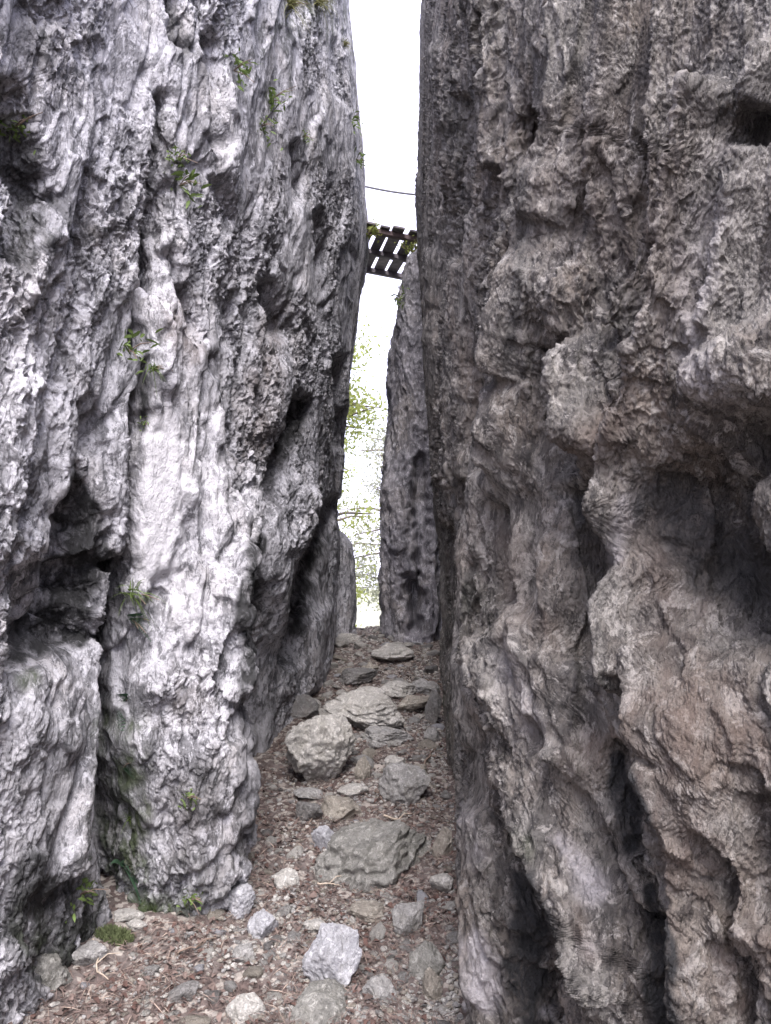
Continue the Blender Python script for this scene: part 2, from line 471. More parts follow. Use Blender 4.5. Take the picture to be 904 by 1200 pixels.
    D2 = blur(.75*amp*((.024*c2 - .016*sstep(.12, 0, e2) + .020*perlin(Qf, (7, 7, 2.2), seed+27) + pits*sstep(-.05, .6, perlin(Q, (1.7, 1.7, 1.1), seed+83)))*(1-sm*.9)*near), 1, 2)
    P = P + Nn*(D2*fade)[..., None]
    # --- third pass: fine grain
    Nn = normals(P, 1); Q = coords(P); Qf = Q + .02*np.stack([perlin(Q, 12, seed+66), perlin(Q, 12, seed+67), perlin(Q, 12, seed+68)], -1)
    c3, e3 = cells(Qf, (27, 27, 17), seed+77)
    rough = .18+1.15*sstep(-.35, .5, perlin(Q, (2.2, 2.2, 1.1), seed+81))
    D3 = .0085*c3-.006*sstep(.15, 0, e3)+.008*ridged(Qf, (19, 19, 13), seed+41)+.0075*ridged(Qf, (44, 44, 34), seed+47)+.005*perlin(Qf, (90, 90, 75), seed+51)-.012*sstep(.2, .6, perlin(Qf, (31, 31, 18), seed+38))
    D3 = .95*amp*D3*rough*(1-sm*.6)*np.clip(near, .6, 1)-.004
    zc_ = project(P)[2]
    D3 += .0030*ridged(Qf, (110, 110, 80), seed+91)*sstep(2.8, 1.6, zc_)+.0025*perlin(Qf, (210, 210, 150), seed+93)*sstep(2.2, 1.4, zc_)
    P = P + Nn*(D3*fade)[..., None]
    px, py, zc_ = project(P); warp = perlin(Q, (9, 9, 6), seed+3.3)+.6*perlin(Q, (26, 26, 16), seed+8.3)
    at_ = {}
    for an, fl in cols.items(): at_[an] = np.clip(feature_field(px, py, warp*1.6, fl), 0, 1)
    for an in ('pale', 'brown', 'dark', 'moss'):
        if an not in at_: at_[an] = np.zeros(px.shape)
    nr, nc = X.shape
    idx = np.arange(nr*nc).reshape(nr, nc)
    a, b, c, d = idx[:-1, :-1], idx[:-1, 1:], idx[1:, 1:], idx[1:, :-1]
    F4 = np.stack([a, b, c, d], -1).reshape(-1, 4)
    if side == 'R': F4 = F4
    else: F4 = F4[:, ::-1]
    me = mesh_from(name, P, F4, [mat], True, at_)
    o = link(name, me)
    ppx, ppy, pzc = project(P)
    return o, (P.reshape(-1, 3), ppx.ravel(), ppy.ravel(), pzc.ravel())

def pick(surf, px, py, r=5):
    P, sx, sy, sz = surf
    m = np.nonzero((np.abs(sx-px) < r) & (np.abs(sy-py) < r) & (sz > .1))[0]
    if len(m) == 0: return None
    return P[m[np.argmin(sz[m])]]

ZL = [0.0, 1.5, 3.4, 5.2, 7.4]
left_st = [
 (-9, (-7, -7, -7, -7, -7)),
 (-5, (-2.8, -2.8, -2.8, -2.8, -2.8)),
 (-1, (-1.85, -1.9, -1.95, -1.95, -1.95)),
 (1.0, (-1.5, -1.5, -1.48, -1.42, -1.4)),
 (2.1, (-1.17, -1.20, -1.18, -1.13, -1.1)),
 (2.85, (-1.02, -1.06, -1.06, -1.02, -1.0)),
 (3.10, (-1.04, -1.04, -1.0, -.97, -.95)),
 (3.22, (-.94, -.93, -.94, -.92, -.90)),
 (3.42, (-.60, -.68, -.78, -.80, -.80)),
 (3.75, (-.58, -.63, -.70, -.72, -.75)),
 (4.3, (-.69, -.66, -.64, -.63, -.68)),
 (5.1, (-.70, -.60, -.55, -.53, -.62)),
 (6.2, (-.54, -.50, -.46, -.42, -.47)),
 (7.3, (-.46, -.42, -.36, -.26, -.33)),
 (8.3, (-.46, -.44, -.32, -.14, -.28)),
 (9.3, (-.50, -.50, -.42, -.14, -.34)),
 (10.0, (-.75, -.75, -.62, -.45, -.5)),
 (10.4, (-1.8, -1.8, -1.7, -1.5, -1.5)),
 (11.0, (-9, -9, -9, -9, -9))]
def HL(Y): return np.interp(Y, [-4, 0, 1.8, 3.5, 7.6, 8.0, 8.45, 12], [3.2, 3.6, 4.0, 4.9, 7.6, 7.6, 5.2, 5.1])
g = 2.2
left_feats = [
 ([(190,110,6),(190,190,7),(187,250,9),(178,310,10),(166,400,9)], -.19, g),
 ([(177,425,6),(172,465,9),(163,515,5)], -.30, 3),
 ([(163,515,4),(157,580,4),(153,660,5)], -.16, g),
 ([(150,660,9),(146,720,12),(138,800,14),(134,900,15),(140,980,18),(152,1070,18)], -.38, 2.6),
 ([(238,-10,9),(252,50,7),(258,90,5),(262,170,6)], -.20, g),
 ([(200,-10,10),(207,40,8),(220,55,6)], -.08, g),
 ([(88,545,5),(92,600,25),(95,660,36),(88,695,30)], -.34, 4),
 ([(25,765,22),(62,735,34),(105,742,18)], -.14, 3),
 ([(8,110,16),(25,190,22),(48,228,20),(15,290,16)], -.26, 3),
 ([(100,470,6),(104,520,10)], -.08, g), ([(130,520,5),(133,560,7)], -.06, g),
 ([(203,295,10),(222,350,16),(235,390,10)], -.09, 2.4),
 ([(316,335,9),(328,385,12)], -.09, 2.4),
 ([(352,478,12),(336,520,9),(318,570,8),(302,620,9),(290,700,14),(288,790,11),(298,850,8)], -.22, 2.4),
 ([(392,590,7),(368,650,10),(348,710,11),(340,770,9)], -.16, 2.2),
 ([(262,330,6),(270,400,7)], -.05, g), ([(250,420,6),(246,520,8),(240,640,6)], -.05, g),
 ([(375,250,5),(378,330,6),(384,420,5)], -.07, g), ([(400,420,5),(400,520,6)], -.10, g),
 ([(346,170,5),(352,230,6)], -.05, g),
 ([(225,880,52),(235,1000,42)], .07, 2), ([(190,800,30),(230,760,30)], .06, 2),
 ([(210,730,24),(265,600,26)], .03, 2),
 ([(190,840,26)], -.03, 2.2),
 ([(195,505,26),(192,580,33),(180,655,24)], .035, 5),
 ([(345,570,20),(325,660,18),(315,740,16)], .06, 2), ([(372,720,14),(365,800,14)], .05, 2),
 ([(45,560,45),(30,480,45)], .05, 2), ([(60,860,60)], .06, 2), ([(20,640,25)], .07, 2),
 ([(60,1060,22),(50,1130,24)], -.05, 3), ([(10,1120,22)], .05, 2),
 ([(276,560,14),(268,700,15),(272,800,15)], .09, 2.2), ([(325,430,14),(318,500,14)], .06, 2.2), ([(352,580,10),(335,640,10)], .06, 2.2),
 ([(195,380,14),(198,450,14)], .05, 2.2), ([(215,840,50),(225,960,50),(240,1040,36)], .05, 2.4),
 ([(298,900,8),(305,960,9),(296,1030,9)], -.08, 2.2)]
left_smooth = [([(195,505,28),(192,580,35),(180,655,26)], 1.0, 5), ([(230,880,50),(235,980,40)], .35, 2),
               ([(150,60,60),(150,160,60)], .5, 2), ([(300,80,60),(330,180,50)], .45, 2)]
left_cols = {
 'pale': [([(195,505,24),(192,580,32),(180,655,24)], .95, 5), ([(40,470,60),(30,400,40)], .45, 2), ([(100,740,26),(140,770,20)], .6, 3),
          ([(235,520,70),(220,400,60)], .2, 2), ([(300,850,14),(290,900,10)], .5, 3), ([(226,1020,9)], .9, 4), ([(195,890,12)], .6, 4),
          ([(150,60,70),(250,230,60)], .18, 2), ([(210,720,40)], .35, 2), ([(20,830,40),(10,900,30)], .3, 2), ([(300,430,50),(340,300,40)], .2, 2),
          ([(70,920,14),(90,990,10)], .5, 3), ([(10,960,12),(6,1050,12)], .6, 3)],
 'dark': [([(88,560,8),(92,610,24),(95,660,36),(85,700,30)], 1.3, 4), ([(25,765,20),(62,735,32),(100,742,20)], 1.3, 4),  # shade of hollows, slots and wall base painted in, along with lichen stain
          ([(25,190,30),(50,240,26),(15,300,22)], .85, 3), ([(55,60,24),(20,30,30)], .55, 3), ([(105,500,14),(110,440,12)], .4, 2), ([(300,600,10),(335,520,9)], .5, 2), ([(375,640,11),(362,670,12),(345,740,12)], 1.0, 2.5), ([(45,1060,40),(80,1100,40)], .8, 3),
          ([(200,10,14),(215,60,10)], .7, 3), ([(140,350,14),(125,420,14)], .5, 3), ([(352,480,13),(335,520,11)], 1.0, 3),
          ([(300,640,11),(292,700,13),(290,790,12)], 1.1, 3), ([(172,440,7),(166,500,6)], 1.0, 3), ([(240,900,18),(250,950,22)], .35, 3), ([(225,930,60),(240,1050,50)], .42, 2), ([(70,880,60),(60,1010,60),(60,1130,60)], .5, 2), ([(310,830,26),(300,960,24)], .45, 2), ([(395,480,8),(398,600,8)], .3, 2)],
 'brown': [([(210,370,22),(230,420,16)], .5, 2), ([(325,360,14),(300,520,24)], .5, 2), ([(230,960,50)], .3, 2), ([(225,830,40)], .25, 2)],
 'moss': [([(140,850,22),(138,980,28),(160,1070,30)], .8, 2), ([(30,800,14)], .8, 2), ([(230,1070,45)], .45, 2), ([(55,1100,30)], .35, 2), ([(15,260,25)], .4, 2), ([(360,-5,60)], .5, 2)]}
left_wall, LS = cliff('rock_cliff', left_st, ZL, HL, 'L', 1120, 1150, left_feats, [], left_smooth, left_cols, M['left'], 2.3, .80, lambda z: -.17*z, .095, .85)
tag(left_wall, 'pale grey pitted limestone cliff on the left, with a dark triangular hollow and bulging foot', 'cliff')

right_st = [
 (-9, (7, 7, 7, 7, 7)),
 (-5, (3.2, 3.2, 3.2, 3.2, 3.2)),
 (-1.5, (1.7, 1.7, 1.7, 1.7, 1.7)),
 (0.0, (1.0, 1.0, 1.0, 1.1, 1.1)),
 (0.7, (.76, .78, .80, .9, .9)),
 (1.20, (.60, .64, .66, .74, .74)),
 (1.50, (.47, .50, .54, .60, .60)),
 (1.85, (.34, .36, .40, .48, .48)),
 (2.35, (.24, .26, .30, .38, .38)),
 (2.9, (.26, .24, .25, .30, .32)),
 (4.0, (.34, .28, .23, .27, .36)),
 (5.3, (.41, .34, .25, .29, .36)),
 (6.8, (.45, .42, .31, .27, .33)),
 (7.9, (.50, .50, .38, .29, .36)),
 (8.9, (.62, .64, .56, .46, .46)),
 (9.8, (.95, .95, .9, .9, .9)),
 (10.3, (2.2, 2.2, 2.2, 2.2, 2.2)),
 (11, (9, 9, 9, 9, 9))]
def HR(Y): return np.where(Y < 8, np.interp(Y, [-4, .8, 1.5, 3.5, 7.6], [3.4, 3.8, 4.0, 4.9, 7.7]), np.interp(Y, [8.0, 8.5, 12], [7.8, 5.0, 5.0]))
right_feats = [
 ([(668,-10,9),(660,90,12),(648,180,9)], .04, 2.2), ([(735,-10,10),(722,120,13),(700,260,12),(678,380,10)], .05, 2.2), ([(715,0,7),(700,120,8),(680,250,8)], -.05, 2.2),
 ([(790,0,8),(778,110,10),(760,240,12),(735,380,10)], .045, 2.2), ([(905,60,14),(875,240,16),(850,380,14)], .05, 2.2), ([(770,300,8),(745,430,9)], -.06, 2.2),
 ([(575,-10,8),(582,90,9),(586,190,8)], .05, 2.2), ([(508,300,7),(515,430,8),(520,560,8)], .035, 2.2), ([(575,560,12),(560,700,14),(558,860,12)], .05, 2.2), ([(536,560,6),(538,700,7),(548,850,7)], -.06, 2.2),
 ([(655,640,12),(650,760,14),(672,880,12)], .05, 2.2), ([(770,760,12),(790,880,16),(812,1000,18),(830,1180,18)], .06, 2.2), ([(755,800,7),(768,880,8)], -.06, 2.2), ([(850,980,9),(862,1100,10),(868,1200,10)], -.06, 2.2),
 ([(612,140,7),(616,230,12),(606,330,14),(592,440,11),(588,500,6)], -.20, 2.4),
 ([(545,120,8),(540,230,9),(532,300,7)], -.06, g), ([(520,60,10),(525,140,10)], .03, 2),
 ([(650,410,6),(656,490,10),(664,540,12)], -.14, 2.4),
 ([(684,590,24),(690,660,32),(684,740,28)], -.15, 3.2), ([(684,586,16)], -.10, 3),
 ([(560,430,8),(556,520,10)], -.05, g), ([(520,620,8),(524,760,10)], -.05, g), ([(585,600,9),(590,700,9)], -.05, g),
 ([(850,120,16),(825,220,18),(812,310,18),(792,400,18),(748,530,18),(722,625,17),(735,720,16),(745,800,14)], .085, 2),
 ([(650,330,30),(628,420,18)], .05, 2), ([(706,420,26),(700,500,22)], .05, 2), ([(620,470,22),(615,560,20)], .05, 2), ([(625,740,26),(640,830,26)], .05, 2),
 ([(785,570,34),(820,640,62),(880,700,60)], -.13, 3), ([(880,520,40),(850,560,30)], -.06, 2.5),
 ([(890,150,18)], -.10, 3), ([(800,90,8),(795,180,8)], -.05, g), ([(700,160,10),(690,300,12)], -.03, g), ([(760,180,14),(745,320,14)], -.035, g),
 ([(850,440,50),(900,430,50)], .08, 2.5),
 ([(594,955,8),(612,1010,20),(620,1090,27),(622,1210,26)], -.28, 5),
 ([(642,200,20),(634,330,18),(614,440,16),(605,540,14)], .07, 2.2), ([(690,430,18),(708,520,16)], .06, 2.2),
 ([(590,755,14),(608,870,14),(640,970,17),(682,1060,20),(715,1160,22)], .07, 2),
 ([(722,880,8),(732,940,15),(738,990,13)], -.22, 3),
 ([(706,980,4),(735,1060,7),(757,1110,10)], -.08, 2.4),
 ([(760,1030,6),(772,1100,14),(785,1210,17)], -.24, 3),
 ([(565,960,18),(568,1150,20)], .035, 2), ([(636,1200,14)], .06, 3),
 ([(820,860,46),(850,960,50)], .07, 2), ([(784,930,24),(800,1010,20)], -.03, 2), ([(870,1080,40)], .04, 2), ([(896,950,16),(898,1060,16)], -.08, 2.2),
 ([(676,900,24)], .04, 2), ([(575,860,20)], -.04, 2)]
right_cols = {
 'pale': [([(560,1110,16),(568,1165,20)], .85, 3), ([(655,985,14),(690,1040,24)], .75, 3), ([(638,1185,12)], .85, 3), ([(600,770,20),(625,850,20)], .35, 2),
          ([(735,590,10),(722,650,10)], .6, 3), ([(830,250,20),(805,420,22),(840,460,18)], .35, 2), ([(690,1110,14)], .4, 2), ([(545,960,16)], .35, 2), ([(600,240,200)], .06, 2),
          ([(560,1000,14)], .3, 2)],
 'dark': [([(610,1030,14),(622,1100,28),(622,1210,28)], 1.1, 4), ([(724,890,9),(735,950,18),(738,990,14)], 1.3, 4), ([(762,1040,8),(775,1110,17),(785,1210,18)], 1.3, 4), ([(684,590,14)], .7, 3),  # cleft, crease and cave shade put into the rock colour, plus dark lichen
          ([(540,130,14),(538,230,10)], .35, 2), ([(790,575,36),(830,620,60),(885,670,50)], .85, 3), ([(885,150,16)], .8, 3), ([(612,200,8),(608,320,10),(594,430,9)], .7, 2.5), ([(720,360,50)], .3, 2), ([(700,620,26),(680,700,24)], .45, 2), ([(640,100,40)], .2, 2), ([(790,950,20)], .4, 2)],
 'brown': [([(840,840,60),(820,1000,70),(860,1120,60)], .75, 2), ([(730,480,26),(700,520,26)], .6, 2), ([(600,640,24),(610,720,30)], .4, 2), ([(690,880,26)], .7, 2),
           ([(760,620,40),(800,720,50)], .5, 2), ([(690,200,80),(760,330,60)], .35, 2), ([(670,1060,14),(690,1120,16)], .5, 2), ([(640,740,20)], .4, 2)],
 'moss': [([(512,820,12),(510,870,12)], .6, 2), ([(610,990,16)], .35, 2), ([(545,700,40)], .15, 2)]}
right_smooth = [([(612,1020,20),(622,1200,26)], .7, 4), ([(820,1050,60)], .4, 2), ([(545,150,40)], .5, 2)]
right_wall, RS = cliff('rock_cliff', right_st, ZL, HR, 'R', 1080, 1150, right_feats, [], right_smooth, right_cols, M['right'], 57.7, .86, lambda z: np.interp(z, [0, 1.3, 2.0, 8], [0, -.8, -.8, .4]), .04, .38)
tag(right_wall, 'dark brownish grey limestone cliff on the right, fluted, with overhanging ledges and deep black clefts', 'cliff')

# ------------------------------------------------------------------ free standing rocks at the far end
def pillar_rock(name, Yc, xl, xr, dy, zb, zt, mat, seed, amp=1.0, feats=(), nz=420, na=380, roundtop=.18):
    """xl/xr: functions of z giving the left and right side; an upright rock closed all round"""
    z = np.linspace(0, 1, nz)[:, None]; a = np.linspace(0, 2*math.pi, na, endpoint=False)[None, :]
    Z = zb+(zt-zb)*z + 0*a
    taper = np.sqrt(np.clip(1-np.clip((z-(1-roundtop))/roundtop, 0, 1)**2, 0.0004, 1))
    L = xl(Z); R = xr(Z); cx = (L+R)/2; hw = (R-L)/2*taper
    ca, sa = np.cos(a), np.sin(a); pw = .72
    X = cx+hw*np.sign(ca)*np.abs(ca)**pw; Y = Yc+dy*taper*np.sign(sa)*np.abs(sa)**pw
    P = np.stack([X, Y, Z], -1)
    N = np.stack([ca+0*z, sa+0*z, .5*(1-taper)+0*a], -1); N /= np.linalg.norm(N, axis=-1)[..., None]
    px, py, _ = project(P)
    Q = P+.1*np.stack([perlin(P, 2, seed), perlin(P, 3, seed+4), 0*X], -1)
    D = .10*perlin(Q, (1.6, 1.6, .8), seed)+.04*ridged(Q, (4, 4, 1.3), seed+9)+.022*ridged(Q, (9, 9, 4), seed+14)+.012*ridged(Q, (22, 22, 9), seed+19)+.007*perlin(Q, (50, 50, 30), seed+24)-.05
    D *= amp
    if feats:
        D = D+feature_field(px, py, perlin(P, 10, seed+2), feats)
    P = P+N*D[..., None]
    idx = np.arange(nz*na).reshape(nz, na); b = np.roll(idx, -1, 1)
    F4 = np.stack([idx[:-1], b[:-1], b[1:], idx[1:]], -1).reshape(-1, 4)
    at_ = {k: np.zeros(nz*na) for k in ('pale', 'brown', 'dark', 'moss')}
    o = link(name, mesh_from(name, P, F4, [mat], True, at_)); pp = project(P)
    return o, (P.reshape(-1, 3), pp[0].ravel(), pp[1].ravel(), pp[2].ravel())

fin_l = lambda z: np.interp(z, [.6, 1.2, 1.9, 3.0, 3.8, 4.5, 5.0], [.0, -.03, -.05, .0, .06, .11, .16])
fin_r = lambda z: np.interp(z, [.6, 3, 5], [.62, .75, .95])
fin, FS = pillar_rock('rock_fin', 8.85, fin_l, fin_r, .62, .55, 5.02, M['fin'], 71.3, 1.15,
    [([(492,540,8),(497,600,12),(496,660,12)], -.16, 4), ([(484,688,15),(488,735,8)], -.34, 5), ([(476,560,7),(470,640,8)], .07, 3), ([(474,480,4),(470,560,5),(466,620,4)], -.06, 2),
     ([(468,600,5),(462,700,5)], .03, 2), ([(456,600,5)], -.04, 2)], roundtop=.06)
tag(fin, 'grey upright rock fin at the far end, under the right end of the footbridge', 'rock')
stub, SS = pillar_rock('rock_stub', 8.75, lambda z: -.80+0*z, lambda z: np.interp(z, [.6, 1.1, 1.6, 1.9], [-.36, -.33, -.33, -.37]), .3, .5, 1.95, M['left'], 33.9, .45, roundtop=.16, nz=200, na=200)
tag(stub, 'low rounded rock at the left side of the far exit, foot of the left cliff', 'rock')

# ------------------------------------------------------------------ ground
def graded(a, fine0, fine1, b, step, n):
    mid = np.arange(fine0, fine1, step)
    lo = fine0-(np.linspace(1, 0, n, endpoint=False)**2.6)*(fine0-a) ; hi = fine1+(np.linspace(0, 1, n)**2.6)*(b-fine1)
    return np.unique(np.concatenate([lo, mid, hi]))
gx = graded(-400, -1.5, 1.0, 400, .011, 50); gy = graded(-60, 1.8, 10.5, 700, .018, 60)
GX, GYY = np.meshgrid(gx, gy)
GZZ = zground(GX, GYY)
Pg = np.stack([GX, GYY, GZZ], -1)
loc = (GYY > 1.5) & (GYY < 11) & (np.abs(GX) < 2)
GZZ = GZZ+np.where(loc, .007*perlin(Pg, 22, 3.1)+.005*perlin(Pg, 50, 7.1)+.010*ridged(Pg, 14, 1.1)-.005, 0)
Pg[..., 2] = GZZ
nr, nc = GX.shape; idx = np.arange(nr*nc).reshape(nr, nc)
Fg = np.stack([idx[:-1, :-1], idx[:-1, 1:], idx[1:, 1:], idx[1:, :-1]], -1).reshape(-1, 4)
ground = tag(link('ground', mesh_from('ground', Pg, Fg, [M['ground']])), kind='structure')

# ------------------------------------------------------------------ stones
import bmesh
def ico(sub):
    bm = bmesh.new(); bmesh.ops.create_icosphere(bm, subdivisions=sub, radius=1)
    v = np.array([x.co[:] for x in bm.verts]); f = np.array([[q.index for q in p.verts] for p in bm.faces]); bm.free()
    return v, f
ICO = {k: ico(k) for k in (2, 3, 4, 5, 6)}
def stone_shape(seed, dims, sub=4, cuts=12, rough=1.0, strata=0.0):
    r = np.random.default_rng(seed)
    v, f = ICO[sub]; v = v.copy()
    for i in range(cuts):
        n = r.normal(size=3); n[2] *= .8; n /= np.linalg.norm(n); d = r.uniform(.52, .86)
        k = v@n-d; v = v-np.maximum(k, 0)[:, None]*n*.96
    o = seed*3.17
    D = .14*perlin(v, 1.3, o)
    if sub >= 4: D = D+.06*ridged(v, 3.2, o+3)+.045*perlin(v, 7, o+5)
    if sub >= 5: D = D+rough*(.030*ridged(v, 11, o+7)+.024*perlin(v, 24, o+9)+.014*perlin(v, 50, o+9)+.05*cells(v, 3.3, o)[0]+.022*cells(v, 9.3, o+2)[0])
    if strata: D = D+strata*ridged(v+.3*np.stack([perlin(v, 2, o)]*3, -1), (1.2, 1.2, 7.5), o+2)
    u = v/np.linalg.norm(v, axis=1)[:, None]
    v = v+u*D[:, None]
    ext = (v.max(0)-v.min(0)); v = (v-(v.max(0)+v.min(0))/2)/ext*np.asarray(dims)
    return v, f

def place_stone(name, px, py, w, h, depthr, mat, seed, label, cat='stone', sub=5, tilt=(0, 0, 0), strata=0, cuts=12, sink=.22, group=None):
    """px,py = middle of the stone as seen; w,h its seen size"""
    p, t = ground_hit(px, py+h*.42)
    zc = p[1]
    W = w/F*zc; D = W*depthr
    Hh = max(h/F*zc-D*.12, W*.25)
    v, f = stone_shape(seed, (W, D, Hh/(1-sink)), sub, cuts, .55 if name == 'boulder' else .42, strata)
    R = np.array(Euler([math.radians(a) for a in tilt]).to_matrix()); v = v@R.T
    me = mesh_from(name, v, f, [M[mat]])
    x = (px-CX)/F*zc; y = p[1]+D*.35
    zb = float(zground(x, y)); zmin = v[:, 2].min(); hh = v[:, 2].max()-zmin
    o = link(name, me, loc=(x, y, zb-zmin-hh*sink))
    return tag(o, label, cat, group)

S = [
 ('boulder',376,885,84,88,.85,'stone_pale',101,'large rounded pale boulder on the left of the path, beside the left cliff',(8,-18,15),0,.10,'boulder'),
 ('boulder',424,838,96,50,.9,'stone_pale',102,'broad flat-topped boulder with pale top and dark underside, behind the rounded boulder',(6,3,10),.03,.2,'boulder'),
 ('stone_slab',452,866,66,26,.8,'stone_grey',103,'low layered grey slab just in front of the broad flat-topped boulder',(0,6,-8),.05,.25,'stone'),
 ('stone',473,927,56,46,.9,'stone_grey',104,'angular wedge-shaped grey stone right of the path middle, below the layered slab',(10,8,20),.02,.2,'stone'),
 ('rock_outcrop',430,1018,172,54,.8,'stone_moss',105,'wide low mossy rock outcrop with slanted layers, half buried across the path',(0,-8,5),.06,.58,'rock'),
 ('stone',392,1132,62,72,.65,'stone_blue',106,'upright bluish white pointed stone in the foreground litter',(-14,24,-10),0,.12,'stone'),
 ('stone',478,1084,38,34,.9,'stone_grey',107,'blocky grey stone below the mossy outcrop, near the right cliff',(0,6,30),0,.2,'stone'),
 ('stone',516,1041,29,25,.9,'stone_pale',108,'small whitish block against the right cliff, right of the mossy outcrop',(5,0,10),0,.2,'stone'),
 ('stone_slab',459,768,50,24,1.3,'stone_pale',109,'flat pale slab lying highest on the path near the far exit',(0,0,5),0,.4,'stone'),
 ('stone',419,796,48,22,.9,'stone_dark',110,'dark rough stone with hollow underside on the upper path',(0,-4,0),.03,.2,'stone'),
 ('stone_slab',469,810,46,20,.9,'stone_pale',111,'pale flat stone on the upper path, left of the grey flagstones',(0,8,-10),0,.25,'stone'),
 ('stone_slab',484,829,40,20,.8,'stone_tan',112,'tan slab tilted up to the right on the upper path',(0,-16,-14),0,.2,'stone'),
 ('stone_slab',497,806,36,20,1.2,'stone_grey',113,'thin grey flagstone against the right cliff on the upper path',(0,4,0),0,.35,'stone'),
 ('stone',507,832,18,42,1.0,'stone_dark',114,'tall narrow dark stone leaning on the right cliff',(0,10,0),0,.15,'stone'),
 ('stone',286,1065,38,34,.8,'stone_blue',115,'pale angular stone at the right foot of the bulging left cliff',(0,-24,0),0,.15,'stone'),
 ('stone',312,1090,38,30,.9,'stone_blue',116,'bluish grey stone just right of the stone at the foot of the left cliff',(0,10,20),0,.25,'stone'),
 ('stone',291,1121,28,22,.9,'stone_grey',117,'small grey stone below the two bluish stones left of the path',(0,0,0),0,.3,'stone'),
 ('stone',292,1188,46,28,.9,'stone_pale',118,'pale lumpy stone cut by the bottom edge, left of the pointed stone',(0,0,20),0,.35,'stone'),
 ('stone',88,1115,34,26,.8,'stone_blue',119,'whitish wedge stone in the lower left corner under the left cliff',(0,-20,0),0,.2,'stone'),
 ('stone',112,1131,38,20,.9,'stone_grey',120,'grey stone lying right below the whitish wedge stone, lower left corner',(0,12,0),0,.3,'stone'),
 ('stone',62,1150,52,42,.9,'stone_moss',121,'broad mossy grey stone in the lower left corner',(0,-10,0),.03,.35,'stone'),
 ('stone_slab',158,1077,36,12,.9,'stone_pale',122,'thin pale slab at the left foot of the bulging cliff, upper of two',(0,4,0),0,.2,'stone'),
 ('stone_slab',167,1091,26,11,.8,'stone_pale',123,'thin pale slab at the left foot of the bulging cliff, lower of two',(0,14,0),0,.2,'stone'),
 ('stone',221,1170,36,20,.9,'stone_dark',124,'dark grey flat stone in the litter at the bottom left of the path',(0,-6,10),0,.25,'stone'),
 ('stone',381,984,30,34,.6,'stone_blue',125,'bluish flat-faced stone standing at the left end of the mossy outcrop',(20,0,0),0,.3,'stone'),
 ('stone',400,951,56,26,1.0,'stone_tan',126,'broad brownish stone sunk in litter between the rounded boulder and the mossy outcrop',(0,0,0),0,.45,'stone'),
 ('stone',518,992,26,34,.9,'stone_tan',127,'brown lump against the right cliff above the small whitish block',(0,0,0),0,.2,'stone'),
 ('stone',364,955,32,24,.9,'stone_dark',128,'small dark stone below the large rounded boulder',(0,0,0),0,.2,'stone'),
 ('stone',426,905,20,28,.8,'stone_tan',129,'small upright tan stone touching the right side of the large rounded boulder',(0,12,0),0,.15,'stone'),
 ('stone',362,934,36,14,.9,'stone_grey',130,'flat grey stone tucked under the large rounded boulder',(0,6,0),0,.2,'stone'),
 ('stone',414,928,38,15,.9,'stone_pale',131,'flat pale stone between the rounded boulder and the wedge-shaped stone',(0,-4,0),0,.2,'stone'),
 ('stone_slab',380,1192,90,26,1.0,'stone_moss',132,'dark mossy slab flush with the litter at the bottom edge, under the pointed stone',(0,0,0),0,.72,'stone'),
 ('stone',336,1036,38,20,.9,'stone_pale',133,'pale stone left of the mossy outcrop, toward the bulging left cliff',(0,-8,0),0,.35,'stone'),
 ('stone_slab',410,747,28,13,1.1,'stone_pale',134,'pale slab on the last rise of the path, beside the rounded exit rock',(0,0,0),0,.3,'stone'),
 ('stone',25,1192,28,18,.9,'stone_pale',135,'stone cut off by the bottom left corner of the view',(0,0,0),0,.25,'stone'),
 ('stone',355,830,40,30,.9,'stone_dark',136,'dark stone at the foot of the left cliff, behind the large rounded boulder',(0,0,0),0,.35,'stone'),
 ('stone',352,806,26,16,.9,'stone_grey',137,'small grey stone at the left edge of the upper path',(0,0,0),0,.3,'stone'),
 ('stone',433,786,24,14,.9,'stone_tan',138,'small tan stone in the middle of the upper path, before the flat pale slab',(0,0,0),0,.3,'stone'),
 ('stone',490,905,22,16,.9,'stone_tan',139,'small tan stone above the wedge-shaped stone, near the right cliff',(0,0,0),0,.25,'stone'),
 ('stone',463,898,26,18,.9,'stone_pale',140,'small pale stone resting behind the wedge-shaped stone',(0,0,0),0,.25,'stone'),
 ('stone',505,862,20,18,.9,'stone_grey',141,'grey stone at the foot of the right cliff, below the tall narrow dark stone',(0,0,0),0,.25,'stone'),
 ('stone',500,1130,44,34,.9,'stone_moss',142,'greenish grey stone at the right cliff foot, below the blocky grey stone',(0,0,0),0,.4,'stone'),
 ('stone',505,1160,24,34,.9,'stone_tan',143,'yellowish stone at the bottom right of the path',(0,10,0),0,.3,'stone'),
 ('stone',445,1165,40,26,.9,'stone_grey',144,'grey stone right of the pointed bluish stone',(0,0,0),0,.4,'stone'),
 ('stone',372,1090,30,15,.9,'stone_pale',145,'white chip of stone just above the pointed bluish stone',(0,0,0),0,.3,'stone'),
 ('stone',430,1075,46,18,.9,'stone_tan',146,'low brownish stone in front of the mossy outcrop, sunk in the litter',(0,0,0),0,.45,'stone'),
]
occupied = []
for nm, px, py, w, h, dr, mt, sd, lb, tl, stt, sk, ct in S:
    o = place_stone(nm, px, py, w, h, dr, mt, sd, lb, ct, 6 if w > 60 else 5, tl, stt, 14, sk)
    occupied.append((o.location.x, o.location.y, w/F*o.location.y*.5))

